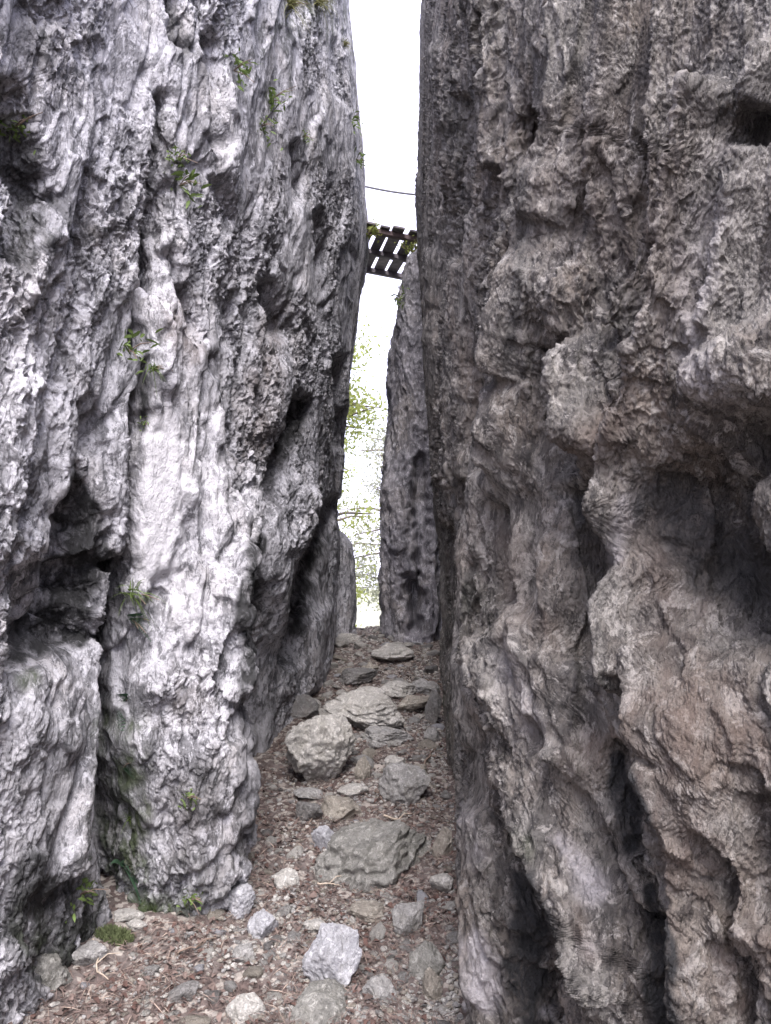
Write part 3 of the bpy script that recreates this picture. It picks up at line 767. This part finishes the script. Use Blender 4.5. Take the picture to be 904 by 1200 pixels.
protos = []
for i in range(10):
    v, f = stone_shape(300+i, (1, random.uniform(.7, 1), random.uniform(.4, .75)), 3, 9)
    protos.append([mesh_from('small_stone', v, f, [M[m]]) for m in ('stone_pale', 'stone_grey', 'stone_tan', 'stone_dark', 'stone_blue')])
def path_l(Y): return np.interp(Y, [2.2, 2.8, 3.2, 3.45, 4.2, 5.05, 6.8, 8.65, 9.4], [-1.3, -1.12, -.95, -.62, -.68, -.7, -.48, -.46, -.42])
def path_r(Y): return np.interp(Y, [2.2, 2.65, 4.2, 5.7, 6.8, 8.2, 8.6, 9.4], [.25, .24, .35, .41, .46, .45, .0, -.02])
n = 0; tries = 0
zones = {0: ('small stones loose on the near path', 'small loose stone in the red-brown litter of the near path'),
         1: ('small stones on the middle path', 'small loose stone between the mossy outcrop and the large rounded boulder'),
         2: ('small stones on the upper path', 'small loose stone of the rubble on the upper path')}
while n < 295 and tries < 6000:
    tries += 1
    u = random.random()**.8; Y = 1/(1/2.45+(1/9.0-1/2.45)*u)
    l, r = float(path_l(Y)), float(path_r(Y))
    X = random.uniform(l, r)
    # more rubble on the right foot and the middle, less in the needle beds at the left
    f = (X-l)/(r-l)
    if random.random() > (.35+.65*f if Y < 5 else 1): continue
    s = random.choice([.03, .035, .04, .05, .06, .075, .09, .12] if Y < 5 else [.05, .06, .08, .10, .13, .17, .22])*(.8+Y*.07)
    if any((X-a)**2+(Y-b)**2 < (c*.8+s*.5)**2 for a, b, c in occupied): continue
    wts = [.40, .28, .14, .10, .08]
    o = link('small_stone', random.choice(protos)[random.choices(range(5), wts)[0]])
    o.scale = (s, s, s*random.uniform(.7, 1.1)); o.rotation_euler = (random.uniform(-.4, .4), random.uniform(-.4, .4), random.uniform(0, 6.28))
    o.location = (X, Y, float(zground(X, Y))+s*.06)
    z = 0 if Y < 3.7 else 1 if Y < 5.2 else 2
    tag(o, zones[z][1], 'stone', zones[z][0])
    occupied.append((X, Y, s*.5)); n += 1

# gravel nobody could count
vb, fb = stone_shape(500, (1, .85, .6), 2, 6); shapes = [stone_shape(500+i, (1, random.uniform(.6, 1), random.uniform(.35, .7)), 2, 6)[0] for i in range(8)]
gv = []; gf = []; gm = []; off = 0
for i in range(16000):
    u = RNG.random(); Y = 1/(1/2.3+(1/9.3-1/2.3)*u); l, r = float(path_l(Y)), float(path_r(Y))
    X = l+(r-l)*RNG.random()**.75
    c = float(perlin(np.array([[X, Y, 0.0]]), 3.2, 6.6)[0])
    if RNG.random() > .45+1.0*c+.25*(X-l)/(r-l): continue
    s = RNG.choice([.008, .012, .016, .022, .03], p=[.22, .25, .25, .17, .11])*(.8+.05*Y)
    a = RNG.uniform(0, 6.28); ca, sa = math.cos(a), math.sin(a)
    v = shapes[i % 8]*s; v = np.stack([v[:, 0]*ca-v[:, 1]*sa, v[:, 0]*sa+v[:, 1]*ca, v[:, 2]], -1)
    v = v+np.array([X, Y, float(zground(X, Y))+s*.2]); gv.append(v); gf.append(fb+off); off += len(v)
    gm += [int(RNG.choice(4, p=[.4, .25, .2, .15]))]*len(fb)
gravel = link('gravel', mesh_from('gravel', np.concatenate(gv), np.concatenate(gf), [M['stone_pale'], M['stone_grey'], M['stone_tan'], M['stone_dark']], True, matidx=gm))
tag(gravel, 'fine pale limestone gravel strewn among the litter of the path', 'gravel', kind='stuff')

# ------------------------------------------------------------------ litter: needles and dead leaves
N1 = 34000
u = RNG.random(N1); Y = 1/(1/2.2+(1/9.3-1/2.2)*u); l = path_l(Y)-.05; r = path_r(Y)+.05
X = l+(r-l)*RNG.random(N1)
dens = perlin(np.stack([X, Y, 0*X], -1), 2.6, 1.9)
k = RNG.random(N1) < .62+.9*dens; X = X[k]; Y = Y[k]; N1 = len(X)
Zb = zground(X, Y)+RNG.uniform(.002, .020, N1)
ang = RNG.uniform(0, 2*math.pi, N1); leafy = RNG.random(N1) < .24
ln = np.where(leafy, RNG.uniform(.2, 1, N1)**2*.030+.008, RNG.uniform(.03, .085, N1)); wd = np.where(leafy, ln*RNG.uniform(.4, .7, N1), RNG.uniform(.0014, .0032, N1)*(.7+.12*Y))
t = np.stack([np.cos(ang), np.sin(ang), RNG.normal(0, .28, N1)], -1); bvec = np.stack([-np.sin(ang), np.cos(ang), RNG.normal(0, .4, N1)], -1)
C0 = np.stack([X, Y, Zb], -1); up = np.array([0, 0, 1.0])
curl = np.where(leafy, ln*.22, ln*.05)[:, None]
rows = []
for a, wv, cu in ((-.5, .25, 0), (0, 1, 1), (.5, .25, 0)):
    c = C0+t*(ln*a)[:, None]+up*curl*cu
    rows.append(c-bvec*(wd*wv*.5)[:, None]); rows.append(c+bvec*(wd*wv*.5)[:, None])
V = np.stack(rows, 1).reshape(-1, 3); base = (np.arange(N1)*6)[:, None]
Fq = np.concatenate([base+np.array([0, 1, 3, 2]), base+np.array([2, 3, 5, 4])], 1).reshape(-1, 4)
mi = np.where(leafy, np.where(RNG.random(N1) < .35, 3, 2), np.where(RNG.random(N1) < .16, 1, 0))
litter = link('leaf_litter', mesh_from('leaf_litter', V, Fq, [M['needle'], M['needle_pale'], M['leaf_dry'], M['leaf_dry_dark']], False, matidx=np.repeat(mi, 2)))
tag(litter, 'red-brown dead leaves and pine needles covering the path', 'leaf litter', kind='stuff')

# twigs
TW = [((452,962),(478,975),.006,'pale','pale bare twig lying above the mossy outcrop'),
      ((486,925),(510,880),.009,'dark','dark crooked stick beside the right cliff, right of the wedge-shaped stone'),
      ((440,930),(448,945),.004,'dark','short dark twig under the flat pale stone'),
      ((375,1042),(398,1044),.004,'pale','thin pale twig at the lower left edge of the mossy outcrop'),
      ((108,1110),(124,1158),.004,'pale','thin pale twig standing between the stones in the lower left corner'),
      ((498,800),(520,806),.007,'dark','short dark stick across the upper path at the right cliff'),
      ((205,1128),(250,1108),.004,'dark','long thin twig in the needles below the bulging left cliff')]
for (a, b, rr, c, lb) in TW:
    p, _ = ground_hit(*a); q, _ = ground_hit(*b)
    m = MB(); pts = []
    for i in range(7):
        f = i/6; w = p*(1-f)+q*f; w = w+np.array([random.uniform(-1, 1), random.uniform(-1, 1), 0])*.012
        pts.append((w[0], w[1], float(zground(w[0], w[1]))+.022))
    org = np.array(pts[0]); pts = [tuple(np.array(x)-org) for x in pts]
    m.tube(pts, [rr*(1-.09*i) for i in range(7)], 6)
    s = pts[3]; m.tube([s, (s[0]+.03, s[1]+.03, s[2]+.02), (s[0]+.07, s[1]+.04, s[2]+.018)], [rr*.6, rr*.5, rr*.3], 5)
    o = m.build('twig', M['twig_pale' if c == 'pale' else 'twig']); o.location = org
    tag(o, lb, 'twig')

# ------------------------------------------------------------------ plants on the walls
def blades(n, length, width, spread, droop, up, outv, seg=4, jitter=.5, leafy=False):
    r = RNG; vs = []; fs = []; off = 0
    for i in range(n):
        d = np.array(outv)*r.uniform(.2, 1)+np.array([0, 0, 1])*up*r.uniform(.3, 1)+r.normal(0, spread, 3); d /= np.linalg.norm(d)
        L = length*r.uniform(.5, 1.15); side = np.cross(d, r.normal(size=3)); side /= np.linalg.norm(side)
        p = r.normal(0, jitter*length*.15, 3); 
        for s in range(seg+1):
            f = s/seg; w = width*(math.sin(math.pi*min(.97, f*.85+.12)) if leafy else (1-f*.85))
            q = p+d*L*f+np.array([0, 0, -1])*droop*L*f*f
            vs += [q-side*w/2, q+side*w/2]
        for s in range(seg): fs.append((off+2*s, off+2*s+1, off+2*s+3, off+2*s+2))
        off += 2*(seg+1)
    return np.array(vs), np.array(fs)

def fern_fronds(n, length, outv):
    vs = []; fs = []; off = 0
    for i in range(n):
        d = np.array(outv)+RNG.normal(0, .5, 3)+np.array([0, 0, .25]); d /= np.linalg.norm(d)
        L = length*RNG.uniform(.6, 1.1); side = np.cross(d, (0, 0, 1.0)); side /= np.linalg.norm(side)
        for s in range(12):
            f = s/12; q = d*L*f+np.array([0, 0, -1])*.55*L*f*f; pl = L*.30*math.sin(math.pi*(.12+.85*f))
            for sg in (-1, 1):
                e = q+side*sg*pl+d*pl*.35+np.array([0, 0, -1])*pl*.25; h = d*L*.028
                vs += [q-h, q+h, e+h*.4, e-h*.4]; fs.append((off, off+1, off+2, off+3)); off += 4
    return np.array(vs), np.array(fs)

def stem_mesh(outv, L, n=3):
    m = MB()
    for i in range(n):
        d = np.array(outv)+RNG.normal(0, .3, 3); m.tube([(0, 0, 0), tuple(d*L*.5), tuple(d*L+np.array([0, 0, -.2*L]))], [.003, .0022, .0012], 5)
    return m

def plant(surf, px, py, kind, size, label, group=None, r=6, lean=None):
    size = size*(.8 if kind != 'dry_grass' else .42)
    p = pick(surf, px, py, r)
    if p is None: return
    outv = (.8, -.5, .1) if surf is LS else (-.8, -.4, .1)
    if lean: outv = lean
    cat = 'fern' if kind == 'fern' else 'grass tuft' if 'grass' in kind else 'plant'
    o = empty({'fern': 'fern', 'grass': 'grass_tuft', 'dry_grass': 'grass_tuft', 'leafy': 'wall_plant', 'hart': 'fern'}[kind], tuple(p), label, cat, group)
    if kind == 'hart': o['category'] = 'fern'
    if kind == 'fern': v, f = fern_fronds(7, size, outv); mt = M['fern']
    elif kind == 'hart': v, f = blades(8, size, size*.16, .45, .7, .4, outv, 6, .2, True); mt = M['fern']
    elif kind == 'grass': v, f = blades(40, size, size*.045, .5, .6, .5, outv); mt = M['grass']
    elif kind == 'dry_grass': v, f = blades(90, size, size*.035, .5, .8, .8, outv); mt = M['grass_dry']
    else: v, f = blades(46, size*.32, size*.09, .9, .3, .3, outv, 3, 5.0, True); mt = M['grass']
    link('fronds' if kind in ('fern', 'hart') else 'leaves', mesh_from('leaves', v, f, [mt], False), o)
    stem_mesh(outv, size*.7).build('stem', M['twig'], o)
    return o

PL = [
 (LS,216,212,'leafy',.22,'leafy green plant in the upper crack of the left cliff, below a small sprig'),
 (LS,214,180,'leafy',.13,'small green sprig just above the leafy plant in the upper crack'),
 (LS,280,80,'leafy',.22,'bright green plant high on the left cliff, beside the slanted crack'),
 (LS,322,112,'leafy',.24,'thin spreading green plant high on the left cliff, right of the bright one'),
 (LS,312,142,'leafy',.16,'small green sprig under the thin spreading plant on the left cliff'),
 (LS,362,162,'leafy',.12,'tiny dark green tuft high on the left cliff near its edge'),
 (LS,158,405,'leafy',.20,'yellow-green plant above the dark slot in the left cliff'),
 (LS,178,428,'grass',.12,'hanging green tuft at the top of the dark slot in the left cliff'),
 (LS,165,492,'leafy',.08,'tiny green plant inside the dark slot of the left cliff'),
 (LS,22,155,'leafy',.15,'faint green plant in the dark hollow at the upper left edge'),
 (LS,150,695,'grass',.16,'dark green tuft in the crack under the smooth pale slab'),
 (LS,150,722,'fern',.13,'green fern in the crack below the smooth pale slab'),
 (LS,142,815,'fern',.15,'dark fern halfway down the lower crack of the left cliff'),
 (LS,140,905,'fern',.12,'small dark fern in the lower crack, above the strap-leaved fern'),
 (LS,147,965,'grass',.12,'green grassy tuft in the lower crack of the left cliff'),
 (LS,138,1018,'hart',.17,'strap-leaved bluish green fern at the foot of the crack in the left cliff'),
 (LS,100,1050,'leafy',.16,'low dark green plant in the shaded corner left of the strap-leaved fern'),
 (LS,228,1060,'leafy',.12,'low green plant at the foot of the bulging left cliff'),
 (LS,225,935,'leafy',.10,'small green plant on the bulging part of the left cliff'),
 (LS,345,4,'dry_grass',.45,'pale grass hanging at the top of the left cliff, left clump'),
 (LS,378,8,'dry_grass',.45,'pale grass hanging at the top of the left cliff, right clump'),
 (LS,409,50,'dry_grass',.30,'pale grass tuft on the upper edge of the left cliff, highest on the skyline'),
 (LS,419,135,'leafy',.25,'small leafy tuft on the skyline of the left cliff, midway to the handrail cable'),
 (LS,424,190,'leafy',.28,'leafy tuft on the skyline of the left cliff just above the handrail cable'),
 (FS,466,345,'leafy',.25,'wispy plant on top of the far rock fin, under the footbridge'),
]
for a in PL: plant(*a)

# moss cushion at the foot
def moss(px, py, w, label):
    p, _ = ground_hit(px, py); n = 900
    rr = w*np.sqrt(RNG.random(n)); a = RNG.uniform(0, 6.28, n)
    vs = []; fs = []
    for i in range(n):
        x, y = rr[i]*math.cos(a[i]), rr[i]*.6*math.sin(a[i]); z = float(zground(p[0]+x, p[1]+y))-p[2]+.02*(1-(rr[i]/w)**2)
        d = RNG.normal(0, .5, 3); d[2] = 1; d = d/np.linalg.norm(d)*RNG.uniform(.012, .03); s = np.array([math.cos(i), math.sin(i), 0])*.0028
        q = np.array([x, y, z]); vs += [q-s, q+s, q+d+s*.3, q+d-s*.3]; fs.append((4*i, 4*i+1, 4*i+2, 4*i+3))
    o = link('moss_cushion', mesh_from('moss_cushion', vs, fs, [M['moss']], False), loc=tuple(p)); tag(o, label, 'moss')
moss(134, 1100, .07, 'bright green moss cushion on the litter beside the two thin pale slabs')
moss(442, 731, .14, 'green moss cushion at the far end of the path against the rock fin')

# ------------------------------------------------------------------ footbridge
BR = empty('footbridge', (0.06, 9.1, 5.15), 'weathered plank footbridge seen from below, spanning the top of the chasm', 'footbridge', rz=math.radians(20))
BR.rotation_euler = (0, math.radians(7), math.radians(11))
def box(name, dims, loc, mat, parent, rot=(0, 0, 0), bev=.006):
    bm = bmesh.new(); bmesh.ops.create_cube(bm, size=1)
    bmesh.ops.scale(bm, vec=dims, verts=bm.verts); bmesh.ops.bevel(bm, geom=list(bm.edges), offset=bev, segments=2, affect='EDGES')
    me = bpy.data.meshes.new(name); bm.to_mesh(me); bm.free(); me.materials.append(mat)
    o = link(name, me, parent, loc); o.rotation_euler = rot; return o
for y, mt, hh in ((-.54, 'rust', .055), (0.02, 'wood_dark', .06), (.56, 'wood_dark', .06)):
    box('beam', (1.9, .07, hh), (0, y, hh*-.5), M[mt], BR)
x = -.93; i = 0
while x < .95:
    w = random.uniform(.105, .145)
    o = box('plank', (w, 1.28+random.uniform(-.05, .05), .025), (x+w/2, random.uniform(-.02, .02), .014+random.uniform(0, .002)), M['wood' if i % 2 else 'wood_dark'], BR, (0, 0, random.uniform(-.015, .015)), .004)
    x += w+random.uniform(.032, .05); i += 1

a = at(424, 217, 9.75); b = at(484, 227, 9.75)
m = MB(); pts = []
a = a+(a-b)*.35; b2 = b+(b-a)*.3
for i in range(13):
    f = i/12; q = a*(1-f)+b2*f; pts.append((q[0], q[1], q[2]-.03*math.sin(math.pi*f)+.012))
org = np.array(pts[0]); m.tube([tuple(np.array(q)-org) for q in pts], .014, 8)
cable = m.build('handrail_cable', M['cable']); cable.location = org
tag(cable, 'thin grey handrail cable strung across the gap above the footbridge', 'cable')

# bushes beside the bridge ends
def bush(loc, rad, n, ls, label, mat='leaf_tree', name='bush', group=None):
    o = empty(name, loc, label, 'bush', group)
    m = MB()
    tips = []
    for i in range(9):
        d = RNG.normal(size=3); d[2] = abs(d[2])*.8; d /= np.linalg.norm(d)
        m.tube([(0, 0, 0), tuple(d*rad*.5), tuple(d*rad*.95)], [.008, .005, .002], 5); tips.append(d)
    m.build('stem', M['twig'], o)
    vs = []; fs = []
    for i in range(n):
        t = tips[i % 9]; q = t*rad*RNG.uniform(.25, 1.0)+RNG.normal(0, rad*.16, 3)
        a_ = RNG.normal(size=3); a_ /= np.linalg.norm(a_); b_ = np.cross(a_, RNG.normal(size=3)); b_ /= np.linalg.norm(b_); s = ls*RNG.uniform(.6, 1.2)
        vs += [q-a_*s, q+b_*s*.45, q+a_*s, q-b_*s*.45]; fs.append((4*i, 4*i+1, 4*i+2, 4*i+3))
    link('leaves', mesh_from('leaves', vs, fs, [M[mat]], False), o)
    return o
bush(tuple(at(432, 275, 8.45)), .16, 260, .022, 'green bush on the left rim at the end of the footbridge')
bush(tuple(at(486, 296, 8.5)), .18, 300, .022, 'olive green bush on the right rim below the footbridge end')

# ------------------------------------------------------------------ trees beyond the exit
def tree(x, y, h, crown, label, mat, nleaf, ls, lean=0.0, seed=1, clumps=26, lowf=.35, group='trees beyond the far exit'):
    r = np.random.default_rng(seed); zb = float(zground(x, y))
    o = empty('tree', (x, y, zb-.1), label, 'tree', group)
    m = MB(); ax = [(lean*h*f*f+.06*h*math.sin(3*f+seed)*f, .04*h*math.sin(2*f+seed)*f, h*f) for f in np.linspace(0, 1, 9)]
    r0 = h*.018
    m.tube(ax, [r0*(1.25-f) for f in np.linspace(0, 1.1, 9)], 9)
    cents = []
    for i in range(clumps):
        f = r.uniform(lowf, 1); k = f*8; j = min(int(k), 7); base = np.array(ax[j])*(1-(k-j))+np.array(ax[j+1])*(k-j)
        an = r.uniform(0, 6.28); L = crown*r.uniform(.35, 1)*(1.15-abs(f-.6)*1.1)
        tip = base+np.array([math.cos(an)*L, math.sin(an)*L, r.uniform(-.1, .55)*L]); mid = (base+tip)/2+np.array([0, 0, .08*L])
        m.tube([tuple(base), tuple(mid), tuple(tip)], [r0*.32, r0*.2, r0*.07], 5)
        for q in (.6, .8, 1.0): cents.append(base*(1-q)+tip*q)
    m.build('trunk', M['bark'], o)
    cents = np.array(cents); C_ = cents[r.integers(0, len(cents), nleaf)]+r.normal(0, crown*.11, (nleaf, 3))
    A = r.normal(size=(nleaf, 3)); A /= np.linalg.norm(A, axis=1)[:, None]; B = np.cross(A, r.normal(size=(nleaf, 3))); B /= np.linalg.norm(B, axis=1)[:, None]
    s = (ls*r.uniform(.6, 1.25, nleaf))[:, None]
    V = np.stack([C_-A*s, C_+B*s*.5, C_+A*s, C_-B*s*.5], 1).reshape(-1, 3)
    link('crown', mesh_from('crown', V, np.arange(nleaf*4).reshape(-1, 4), [mat], False), o)
tree(-1.05, 14.5, 6.9, 1.7, 'young yellow-green tree nearest to the far exit', M['leaf_tree'], 8000, .045, .02, 3, 44, .60)
tree(.7, 18.0, 7.4, 1.6, 'thin grey-green tree leaning behind the rock fin', M['leaf_tree_pale'], 5600, .055, -.06, 5, 30, .45)
tree(-1.5, 21.0, 7.6, 1.7, 'pale green tree low behind the left exit rock', M['leaf_tree'], 3400, .055, .08, 8, 30, .35)
tree(.2, 30.0, 11.0, 2.6, 'farthest pale tree down the slope beyond the exit', M['leaf_tree_pale'], 6000, .07, .0, 12, 34, .35)
# a tree on the right rim whose twigs reach over the gap
def rim_tree():
    base = np.array([1.3, 9.6, 5.0]); o = empty('rim_tree', tuple(base), 'sparse tree on the right rim with thin leafy twigs hanging over the sky gap', 'tree')
    m = MB(); ax = [(0, 0, 0), (-.05, .1, 1.2), (-.2, .2, 2.4), (-.5, .4, 3.6), (-.9, .5, 4.8)]
    m.tube(ax, [.07, .06, .05, .035, .02], 8); cents = []
    for px, py in ((478, 55), (484, 65), (432, 115), (436, 12), (421, 85), (462, 5), (445, 240), (470, 20)):
        q = at(px, py, 9.7)-base; m.tube([ax[2], tuple((np.array(ax[3])+q)/2+np.array([0, 0, .2])), tuple(q)], [.018, .009, .003], 5); cents.append(q)
    m.build('trunk', M['bark'], o)
    n = 260; C_ = np.array(cents)[RNG.integers(0, len(cents), n)]+RNG.normal(0, .07, (n, 3)); A = RNG.normal(size=(n, 3)); A /= np.linalg.norm(A, axis=1)[:, None]
    B = np.cross(A, RNG.normal(size=(n, 3))); B /= np.linalg.norm(B, axis=1)[:, None]; s = .028
    V = np.stack([C_-A*s, C_+B*s*.5, C_+A*s, C_-B*s*.5], 1).reshape(-1, 3)
    link('crown', mesh_from('crown', V, np.arange(n*4).reshape(-1, 4), [M['leaf_tree_pale']], False), o)
# rim_tree()

# ------------------------------------------------------------------ camera, light, world
cam = bpy.data.cameras.new('camera'); co = bpy.data.objects.new('camera', cam); COL.objects.link(co)
cam.sensor_fit = 'VERTICAL'; cam.sensor_height = 24; cam.lens = 24*F/1200; cam.clip_end = 2000; cam.clip_start = .02
co.location = (0, 0, EYE); co.rotation_euler = (math.radians(90)+PITCH, 0, 0)
scene.camera = co

SUN_EL, SUN_AZ = math.radians(50), math.radians(171)     # azimuth clockwise from +Y: behind the camera, to the right
sd = Vector((math.sin(SUN_AZ)*math.cos(SUN_EL), math.cos(SUN_AZ)*math.cos(SUN_EL), math.sin(SUN_EL)))
L = bpy.data.lights.new('sun', 'SUN'); L.energy = 1.1; L.angle = math.radians(35); L.color = (1, .965, .97)
lo = bpy.data.objects.new('sun', L); COL.objects.link(lo); lo.rotation_euler = sd.to_track_quat('Z', 'Y').to_euler(); lo.location = (3, -4, 14)
w = bpy.data.worlds.new('World'); scene.world = w; w.use_nodes = True; nt = w.node_tree; nt.nodes.clear()
wo = nt.nodes.new('ShaderNodeOutputWorld'); bg = nt.nodes.new('ShaderNodeBackground'); sky = nt.nodes.new('ShaderNodeTexSky')
sky.sky_type = 'NISHITA'; sky.sun_disc = False; sky.sun_elevation = SUN_EL; sky.sun_rotation = SUN_AZ
sky.air_density = .8; sky.dust_density = 4.0; sky.ozone_density = 1.0; bg.inputs[1].default_value = .15
cov = nt.nodes.new('ShaderNodeMix'); cov.data_type = 'RGBA'       # thin bright cloud over most of the sky
tcw = nt.nodes.new('ShaderNodeTexCoord'); nz = nt.nodes.new('ShaderNodeTexNoise'); nz.inputs['Scale'].default_value = 1.6; nz.inputs['Detail'].default_value = 5
nt.links.new(tcw.outputs['Generated'], nz.inputs['Vector'])
rm = nt.nodes.new('ShaderNodeMapRange'); rm.inputs[1].default_value = .25; rm.inputs[2].default_value = .6; rm.inputs[3].default_value = .55; rm.inputs[4].default_value = .95
nt.links.new(nz.outputs['Fac'], rm.inputs[0]); nt.links.new(rm.outputs[0], cov.inputs[0])
nt.links.new(sky.outputs[0], cov.inputs[6]); cov.inputs[7].default_value = (2.3, 2.24, 2.9, 1)
nt.links.new(cov.outputs[2], bg.inputs[0]); nt.links.new(bg.outputs[0], wo.inputs[0])
scene.view_settings.view_transform = 'Standard'; scene.view_settings.look = 'None'; scene.view_settings.gamma = 1
scene.view_settings.exposure = 2.7
scene.render.engine = 'CYCLES'
cy = scene.cycles; cy.max_bounces = 7; cy.diffuse_bounces = 6; cy.transmission_bounces = 4; cy.use_denoising = True
cy.sample_clamp_indirect = 10
